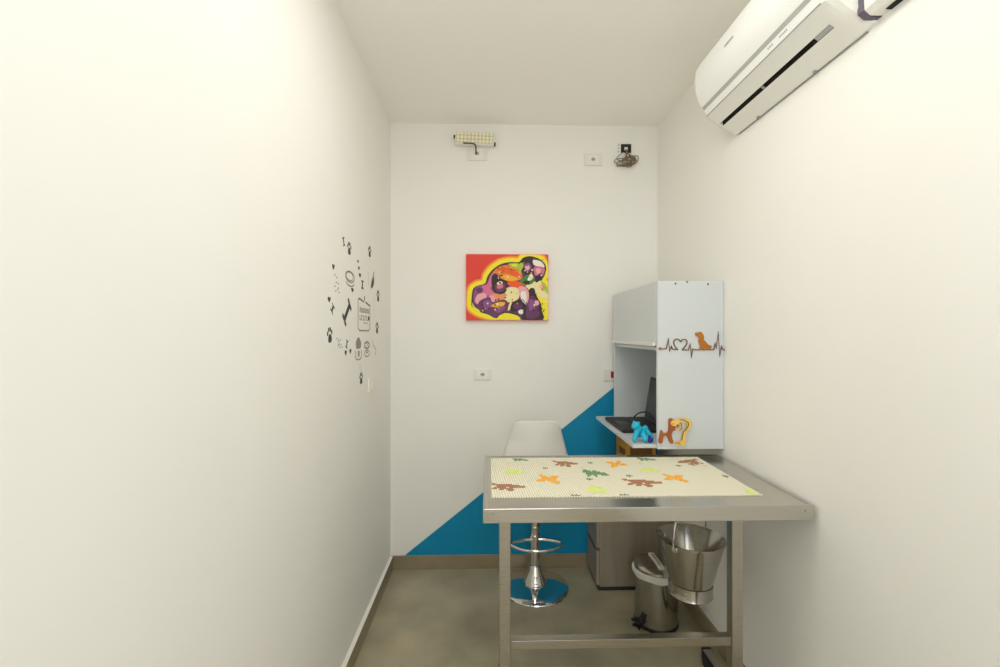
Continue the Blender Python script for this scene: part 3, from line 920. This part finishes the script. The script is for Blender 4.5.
# ------------------------------------------------------------------ painting
def painting():
    W, H = .505, .405
    x0, z0 = -.134, 1.531
    r = thing('painting', (x0 + W / 2, YB, z0), 'colourful red and yellow canvas painting of a dog head on the back wall', 'painting')
    b = MB(); b.box(x0, x0 + W, YB - .030, YB + .0005, z0, z0 + H, bev=.002)
    b.build('canvas', mat('canvas_red', srgb(226, 62, 46), .6), r)
    cols = dict(red=(228, 66, 48), orange=(240, 130, 40), amber=(246, 180, 40), yellow=(246, 228, 44), dark=(52, 34, 38), purple=(104, 52, 98), violet=(140, 78, 142), pink=(214, 110, 150), rose=(236, 168, 176),
                cream=(242, 226, 170), white=(238, 234, 228), green=(60, 130, 54), lime=(170, 200, 60), flame=(236, 92, 30), salmon=(236, 150, 104))
    names = list(cols)
    mats = [mat('art_' + k, srgb(*v), .6) for k, v in cols.items()]
    b = MB()
    lv = [0]
    def P(zx, zy):
        return (min(max((zx - 78) / 574, .002), .998) * W, min(max((567 - zy) / 467, .002), .998) * H)
    def shape(col, pts, k=3, lift=None):
        lv[0] += 1
        q = [P(*p) for p in pts]
        if k:
            q = smooth2(q, k)
            q = [(min(max(u, .001), W - .001), min(max(v, .001), H - .001)) for u, v in q]
        h = .0300 + lv[0] * .00004
        b.prism(q, lambda u, v, d: (x0 + u, YB - h - d, z0 + v), -.0002, .00003, names.index(col))
    outline = [(118, 430), (128, 350), (160, 326), (212, 308), (228, 262), (262, 214), (322, 172), (392, 158), (448, 158), (478, 126), (532, 116), (600, 142), (634, 190), (622, 250), (604, 284), (634, 318), (660, 340), (660, 575), (470, 575), (440, 532), (345, 512), (290, 550), (232, 524), (165, 502), (122, 470)]
    cxx, cyy = 400, 350
    def grow(d):
        out = []
        n = len(outline)
        for i, (x, y) in enumerate(outline):
            ax, ay = outline[i - 1]; bx, by = outline[(i + 1) % n]
            tx, ty = bx - ax, by - ay
            L = math.hypot(tx, ty)
            out.append((x + ty / L * d, y - tx / L * d))
        return out
    shape('orange', grow(48)); shape('amber', grow(39)); shape('yellow', grow(31))
    shape('dark', grow(3)); shape('purple', grow(-6))
    shape('yellow', [(500, 330), (560, 300), (655, 300), (655, 560), (610, 560), (600, 470), (560, 400)])
    shape('cream', [(490, 325), (560, 290), (610, 290), (640, 330), (645, 410), (590, 400), (530, 350)])
    shape('lime', [(600, 290), (640, 320), (652, 380), (620, 350)])
    shape('yellow', [(300, 560), (335, 520), (420, 528), (452, 560)])
    # snout and cheek
    shape('violet', [(140, 340), (215, 312), (240, 330), (250, 390), (180, 450), (132, 440)])
    shape('pink', [(185, 330), (225, 310), (245, 255), (275, 225), (300, 240), (272, 300), (246, 350), (240, 390), (200, 385)])
    shape('rose', [(140, 425), (158, 385), (205, 375), (222, 405), (185, 450), (150, 448)])
    shape('purple', [(146, 350), (180, 335), (198, 355), (170, 376)])
    shape('pink', [(240, 330), (262, 360), (300, 385), (370, 330), (440, 335), (500, 330), (480, 380), (400, 400), (300, 420), (240, 400)])
    shape('salmon', [(240, 390), (300, 375), (350, 385), (350, 430), (280, 455), (245, 430)])
    shape('cream', [(358, 340), (430, 335), (450, 395), (420, 430), (350, 440), (352, 380)])
    shape('rose', [(240, 400), (280, 400), (270, 440), (245, 440)])
    # muzzle
    shape('purple', [(165, 440), (200, 415), (245, 405), (262, 440), (345, 420), (390, 470), (350, 500), (285, 545), (220, 515), (170, 490)])
    shape('violet', [(195, 440), (238, 425), (258, 468), (215, 490)])
    shape('violet', [(280, 480), (330, 460), (350, 480), (300, 515)])
    shape('amber', [(250, 465), (300, 440), (348, 440), (340, 462), (290, 475)])
    shape('cream', [(385, 440), (420, 400), (440, 410), (400, 470), (370, 500), (372, 470)])
    shape('yellow', [(120, 440), (135, 470), (175, 500), (165, 506), (128, 484)])
    # eye patch
    shape('dark', [(255, 262), (285, 236), (318, 275), (372, 300), (352, 368), (300, 382), (262, 345)])
    shape('purple', [(278, 320), (330, 300), (352, 320), (335, 360), (292, 366)])
    shape('pink', [(292, 322), (330, 310), (335, 335), (300, 345)])
    shape('cream', [(290, 305), (318, 290), (334, 302), (306, 318)], 2)
    shape('dark', [(308, 298), (320, 296), (318, 310), (308, 310)], 2)
    # brow
    shape('orange', [(262, 232), (310, 188), (390, 178), (450, 205), (470, 262), (440, 285), (380, 292), (320, 270), (290, 236)])
    shape('flame', [(300, 205), (360, 192), (440, 232), (462, 262), (410, 252), (340, 225)])
    shape('amber', [(318, 240), (380, 250), (440, 275), (380, 288), (325, 268)])
    shape('lime', [(372, 168), (440, 164), (455, 190), (440, 205), (400, 190)])
    shape('yellow', [(395, 172), (430, 170), (432, 186), (405, 184)])
    shape('flame', [(365, 298), (440, 292), (490, 318), (430, 335), (385, 325)])
    # ears
    shape('rose', [(440, 335), (485, 330), (515, 370), (508, 440), (476, 470), (455, 400)])
    shape('white', [(458, 372), (492, 365), (498, 430), (472, 448)])
    shape('dark', [(395, 450), (448, 418), (482, 448), (500, 475), (450, 498), (390, 505)])
    shape('purple', [(405, 462), (445, 440), (475, 470), (430, 488)])
    shape('dark', [(515, 355), (550, 340), (572, 400), (600, 450), (605, 500), (615, 560), (475, 560), (480, 500), (520, 450)])
    shape('purple', [(520, 410), (555, 400), (590, 490), (580, 545), (500, 550), (500, 490)])
    shape('violet', [(525, 420), (550, 430), (560, 480), (525, 500), (512, 460)])
    shape('white', [(440, 500), (470, 490), (474, 520), (450, 522)], 2)
    shape('rose', [(556, 430), (580, 428), (586, 455), (562, 462)])
    shape('dark', [(448, 180), (480, 128), (530, 120), (560, 170), (556, 230), (505, 245), (465, 220)])
    shape('lime', [(445, 175), (470, 160), (478, 185), (462, 215), (450, 240)])
    shape('violet', [(480, 180), (515, 160), (535, 195), (505, 225)])
    shape('rose', [(488, 190), (512, 176), (522, 200), (500, 214)])
    shape('white', [(545, 140), (600, 150), (626, 190), (585, 185), (550, 175)])
    shape('pink', [(556, 186), (624, 196), (614, 250), (575, 262), (552, 230)])
    shape('rose', [(566, 200), (600, 205), (590, 235), (570, 232)])
    shape('dark', [(575, 245), (606, 235), (600, 275), (565, 300), (560, 265)])
    shape('green', [(458, 282), (520, 240), (556, 275), (530, 312), (470, 312)])
    shape('dark', [(478, 290), (520, 285), (515, 310), (484, 308)])
    shape('white', [(505, 280), (530, 235), (546, 265), (522, 286)])
    rnd = random.Random(3)
    for k in range(90):
        zx, zy = rnd.choice([(520 + rnd.random() * 125, 310 + rnd.random() * 190), (340 + rnd.random() * 110, 340 + rnd.random() * 110), (460 + rnd.random() * 150, 130 + rnd.random() * 150), (300 + rnd.random() * 160, 185 + rnd.random() * 90), (180 + rnd.random() * 150, 420 + rnd.random() * 80)])
        s = 3 + rnd.random() * 6
        shape(rnd.choice(['dark', 'dark', 'white', 'green', 'orange', 'yellow']), [(zx + s, zy), (zx, zy + s), (zx - s, zy), (zx, zy - s)], 0)
    def swirl(cx, cy, R, turns, col, w):
        pts = []
        for k in range(26):
            t = k / 25
            a = turns * 2 * PI * t
            pts.append(P(cx + R * (1 - .8 * t) * math.cos(a), cy + R * (1 - .8 * t) * math.sin(a)))
        lv[0] += 1
        h = .0300 + lv[0] * .00004
        ribbon(b, pts, w, lambda u, v, d: (x0 + u, YB - h - d, z0 + v), -.0002, .00003, names.index(col))
    swirl(470, 440, 30, 1.4, 'dark', .004)
    swirl(598, 490, 24, 1.3, 'dark', .004)
    swirl(608, 325, 20, 1.3, 'salmon', .004)
    b.build('paint', mats, r, angle=80)
painting()

# ------------------------------------------------------------------ stickers on the left wall
SX = XL
def wl(u, v, h):
    return (SX + h, u, v)
H0, H1 = -.0006, .0007
K = 3.3    # the shapes below are drawn as the wall shows them squarely
def decal(name, label, cat='sticker', group=None, m=None):
    b = MB()
    def fin():
        o = b.build(name, m or M_DECAL)
        return tag(o, label, cat, group)
    return b, fin
def ring2(b, cu, cv, ru, rv, w, a0=0, a1=2 * PI, n=28):
    pts = [(cu + ru * math.cos(a0 + (a1 - a0) * k / n), cv + rv * math.sin(a0 + (a1 - a0) * k / n)) for k in range(n + 1)]
    ribbon(b, pts, w, wl, H0, H1)
def paw(y, z, s, label, tilt=0.0):
    b, fin = decal('paw_sticker', label)
    ct, st = math.cos(tilt), math.sin(tilt)
    R = lambda u, v: (y + s * (u * ct - v * st), z + s * (u * st + v * ct))
    pad = [(-.5, -.55), (-.2, -.75), (.2, -.75), (.5, -.55), (.42, -.15), (.15, .08), (-.15, .08), (-.42, -.15)]
    b.prism(smooth2([R(*p) for p in pad], 3), wl, H0, H1)
    for (u, v) in ((-.58, .22), (-.22, .55), (.22, .55), (.58, .22)):
        b.prism([R(u + a, v + c) for a, c in circ(0, 0, .17, .25, 12)], wl, H0, H1)
    return fin()
def bone(y, z, L, w, ang, label, name='bone_sticker'):
    b, fin = decal(name, label)
    c, s = math.cos(ang), math.sin(ang)
    R = lambda u, v: (y + u * c - v * s, z + u * s + v * c)
    pts = [(-L * .34, w * .35), (L * .34, w * .35), (L * .38, w), (L * .5, w * .9), (L * .5, w * .25), (L * .47, 0), (L * .5, -w * .25), (L * .5, -w * .9), (L * .38, -w), (L * .34, -w * .35),
           (-L * .34, -w * .35), (-L * .38, -w), (-L * .5, -w * .9), (-L * .5, -w * .25), (-L * .47, 0), (-L * .5, w * .25), (-L * .5, w * .9), (-L * .38, w)]
    b.prism([R(*p) for p in pts], wl, H0, H1)
    return fin()
def blob(y, z, ru, rv, label, name='heart_sticker', m=None):
    b, fin = decal(name, label, m=m)
    pts = [(0, -1), (.6, -.35), (1, .25), (.8, .8), (.35, .95), (0, .55), (-.35, .95), (-.8, .8), (-1, .25), (-.6, -.35)]
    b.prism([(y + ru * u, z + rv * .75 * v) for u, v in pts], wl, H0, H1)
    return fin()
def dots(pts, r, label, m=M_DECALG, name='dot_sticker'):
    b, fin = decal(name, label, m=m)
    for (y, z) in pts:
        b.prism(circ(y, z, r * 1.6, r, 8), wl, H0, H1)
    return fin()

bone(1.908, 1.832, .036, .014, 1.9, 'tiny black bone sticker, topmost mark of the left wall stickers')
paw(1.985, 1.818, .036, 'black paw print sticker just right of the topmost tiny bone')
paw(2.325, 1.865, .036, 'black paw print sticker at the top right of the wall sticker group')
blob(1.782, 1.708, .014, .016, 'tiny black heart sticker above the left dotted marks')
dots([(1.80, 1.680), (1.822, 1.672), (1.815, 1.652), (1.84, 1.650), (1.80, 1.635), (1.83, 1.625), (1.85, 1.615), (1.84, 1.632), (1.81, 1.617)], .0035, 'cluster of faint grey dots at the left of the collar sticker')
b, fin = decal('collar_sticker', 'grey ring-shaped collar sticker with a smaller band below, upper middle of the wall stickers', m=M_DECALG)
ring2(b, 1.996, 1.696, .064, .023, .006); ring2(b, 1.992, 1.698, .050, .018, .004); ring2(b, 1.998, 1.672, .055, .016, .006, PI, 2 * PI)
fin()
blob(2.030, 1.642, .018, .014, 'small black heart sticker just below the ring-shaped collar')
blob(2.116, 1.782, .012, .010, 'uppermost of three small black hearts strung beside the collar sticker')
blob(2.131, 1.753, .014, .012, 'middle one of three small black hearts strung beside the collar sticker')
blob(2.148, 1.722, .018, .014, 'lowest of three small black hearts strung beside the collar sticker')
bone(2.19, 1.683, .040, .022, PI / 2, 'short upright black bone sticker under the three strung hearts')
b, fin = decal('brush_sticker', 'dark slanted brush-shaped sticker at the right of the wall stickers')
b.prism([(2.398, 1.758), (2.410, 1.735), (2.408, 1.712), (2.385, 1.690), (2.350, 1.680), (2.350, 1.70), (2.372, 1.73)], wl, H0, H1)
ribbon(b, [(2.398, 1.755), (2.412, 1.775)], .006, wl, H0, H1); fin()
paw(2.50, 1.655, .040, 'black paw print sticker nearest the room corner, beside the brush', .1)
dots([(2.30, 1.755 - k * .012) for k in range(6)], .003, 'thin upright row of faint dots left of the brush sticker', m=M_DECALL)
blob(1.735, 1.578, .016, .015, 'small black heart sticker at the far left edge of the wall stickers')
bone(1.772, 1.546, .034, .018, .9, 'small black bone sticker at the left edge, above the big paw print')
bone(1.953, 1.541, .118, .034, .75, 'large black diagonal bone sticker left of the framed sign')
# hanging sign with lines of illegible print
def sign():
    r = thing('sign_sticker', (SX, 2.21, 1.53), 'grey outlined hanging sign sticker with two lines of print, middle of the wall stickers', 'sticker')
    b = MB()
    y0, y1, z0, z1 = 2.118, 2.325, 1.464, 1.612
    q = .012
    ribbon(b, [(y0, z0 + q), (y0, z1 - .004)], .008, wl, H0, H1)
    ribbon(b, [(y1, z0 + q), (y1 + .004, z1 - .014)], .008, wl, H0, H1)
    ribbon(b, [(y0, z0 + q), (y0 + .02, z0), (y1 - .02, z0), (y1, z0 + q)], .007, wl, H0, H1)
    b.build('outline', M_DECALG, r)
    b = MB()
    ribbon(b, [(y0 + .006, z1 - .004), (y0 + .02, z1 + .002), (y0 + .10, z1 - .010)], .007, wl, H0, H1)
    ribbon(b, [(y0 + .125, z1 - .008), (y1 - .005, z1 - .022)], .007, wl, H0, H1)
    ribbon(b, [(y0 + .11, z1 - .002), (y0 + .112, z1 + .020)], .010, wl, H0, H1)
    b.build('hanger', M_DECAL, r)
    b = MB()
    for row, (za, zb) in enumerate(((1.549, 1.573), (1.512, 1.538))):
        n = 6
        for k in range(n):
            ya = y0 + .026 + k * .029
            b.prism([(ya, za), (ya + .008, za), (ya + .008, zb), (ya, zb)], wl, H0, H1)
            if (k + row) % 2 == 0:
                b.prism([(ya + .008, zb - .006), (ya + .020, zb - .006), (ya + .020, zb), (ya + .008, zb)], wl, H0, H1)
            else:
                b.prism([(ya + .008, za), (ya + .020, za), (ya + .020, za + .006), (ya + .008, za + .006)], wl, H0, H1)
            if row == 0:
                b.prism([(ya + .015, za), (ya + .021, za), (ya + .021, zb), (ya + .015, zb)], wl, H0, H1)
    ribbon(b, [(y0 + .09, 1.502), (y0 + .17, 1.500)], .004, wl, H0, H1)
    b.build('print', M_DECALG, r)
    b = MB(); b.prism(circ(y1 - .022, 1.525, .014, .010, 14), wl, H0, H1 + .0002); b.build('dot', M_DECAL, r)
sign()
paw(2.478, 1.480, .040, 'black paw print sticker right of the hanging sign', -.1)
dots([(2.405 + .004 * (k % 2), 1.625 - k * .0125) for k in range(9)], .0028, 'thin upright string of faint dots right of the hanging sign', m=M_DECALL)
paw(1.742, 1.444, .038, 'largest black paw print sticker, at the lower left of the wall stickers', .15)
dots([(1.825, 1.430), (1.84, 1.42), (1.862, 1.424), (1.85, 1.408), (1.872, 1.404), (1.888, 1.394), (1.86, 1.394), (1.84, 1.402)], .0036, 'cluster of faint grey dots right of the largest paw print')
bone(1.950, 1.405, .034, .014, 1.2, 'small black bone sticker below the large diagonal bone')
blob(1.935, 1.368, .014, .016, 'left of two small black drop stickers at the bottom of the wall stickers')
blob(2.000, 1.372, .014, .016, 'right one of two small black drop stickers beside the dark jar')
def jar():
    r = thing('jar_sticker', (SX, 2.12, 1.36), 'dark jar-shaped sticker standing over a white rounded bowl, below the hanging sign', 'sticker')
    b = MB(); b.prism(smooth2([(2.085, 1.388), (2.082, 1.41), (2.10, 1.422), (2.105, 1.430), (2.14, 1.430), (2.145, 1.422), (2.165, 1.41), (2.162, 1.386), (2.145, 1.380), (2.10, 1.380)], 3), wl, H0, H1); b.build('jar', M_DECALG, r)
    b = MB(); ribbon(b, [(2.075, 1.372), (2.075, 1.345), (2.09, 1.332), (2.125, 1.328), (2.16, 1.332), (2.175, 1.345), (2.175, 1.372)], .006, wl, H0, H1)
    b.prism([(2.115, 1.343), (2.140, 1.343), (2.140, 1.370), (2.115, 1.370)], wl, H0, H1); b.build('bowl', M_DECALG, r)
jar()
b, fin = decal('clock_sticker', 'two small ringed round stickers, one over the other, right of the dark jar', m=M_DECALG)
ring2(b, 2.272, 1.392, .050, .017, .006); ring2(b, 2.272, 1.392, .036, .012, .003); ribbon(b, [(2.272, 1.402), (2.272, 1.392), (2.295, 1.390)], .005, wl, H0, H1)
ring2(b, 2.272, 1.352, .044, .016, .006); b.prism(circ(2.272, 1.356, .015, .006, 10), wl, H0, H1); fin()
b, fin = decal('leash_sticker', 'faint grey curved leash sticker at the lower right of the wall stickers', m=M_DECALL)
ribbon(b, [(p.x, p.y) for p in catmull([(2.385, 1.418, 0), (2.39, 1.395, 0), (2.42, 1.378, 0), (2.45, 1.366, 0), (2.448, 1.35, 0), (2.44, 1.335, 0)], 4)], .007, wl, H0, H1); fin()
dots([(2.150, 1.305), (2.165, 1.295), (2.145, 1.29), (2.17, 1.280), (2.155, 1.275)], .003, 'few faint dots above the lowest paw print', m=M_DECALL)
paw(2.168, 1.238, .036, 'lowest black paw print sticker, left of the switch plate')

# ------------------------------------------------------------------ light
def area(name, loc, rot, sx, sy, energy, color):
    l = bpy.data.lights.new(name, 'AREA')
    l.shape = 'RECTANGLE'; l.size = sx; l.size_y = sy
    l.energy = energy; l.color = color
    o = bpy.data.objects.new(name, l)
    o.location = loc; o.rotation_euler = rot
    COL.objects.link(o)
    return o
area('ceiling_lamp', (.20, 1.20, ZC - .012), (0, 0, 0), .60, .60, 9.0, (1.0, .965, .90))
# added, unseen point fill above the camera to brighten the ceiling
bl = bpy.data.lights.new('overhead_fill', 'POINT')
bl.energy = 7; bl.shadow_soft_size = .14; bl.color = (.88, .93, 1.0)
bo = bpy.data.objects.new('overhead_fill', bl); bo.location = (.22, .20, 2.22); COL.objects.link(bo)
# added fill panel behind the camera; the front wall has no opening
area('rear_fill', (.25, YF + .02, 1.30), (PI / 2, 0, 0), .9, 2.1, 16, (.88, .93, 1.0))

w = bpy.data.worlds.new('world'); SC.world = w
w.use_nodes = True
w.node_tree.nodes['Background'].inputs[0].default_value = (.9, .95, 1, 1)
w.node_tree.nodes['Background'].inputs[1].default_value = .0

# ------------------------------------------------------------------ camera
cam = bpy.data.cameras.new('camera')
co = bpy.data.objects.new('camera', cam)
COL.objects.link(co)
cam.sensor_width = 36; cam.sensor_fit = 'HORIZONTAL'
cam.lens = 455 * 36 / 1000
cam.clip_start = .02
co.location = (0, 0, 1.45)
co.rotation_euler = (PI / 2, 0, -math.atan(12 / 455))
SC.camera = co
SC.view_settings.view_transform = 'Standard'
SC.view_settings.look = 'None'
SC.view_settings.gamma = 1
SC.view_settings.exposure = 0.0
SC.view_settings.use_curve_mapping = False
SC.cycles.max_bounces = 16
SC.cycles.diffuse_bounces = 10
SC.cycles.glossy_bounces = 6
SC.cycles.use_denoising = True
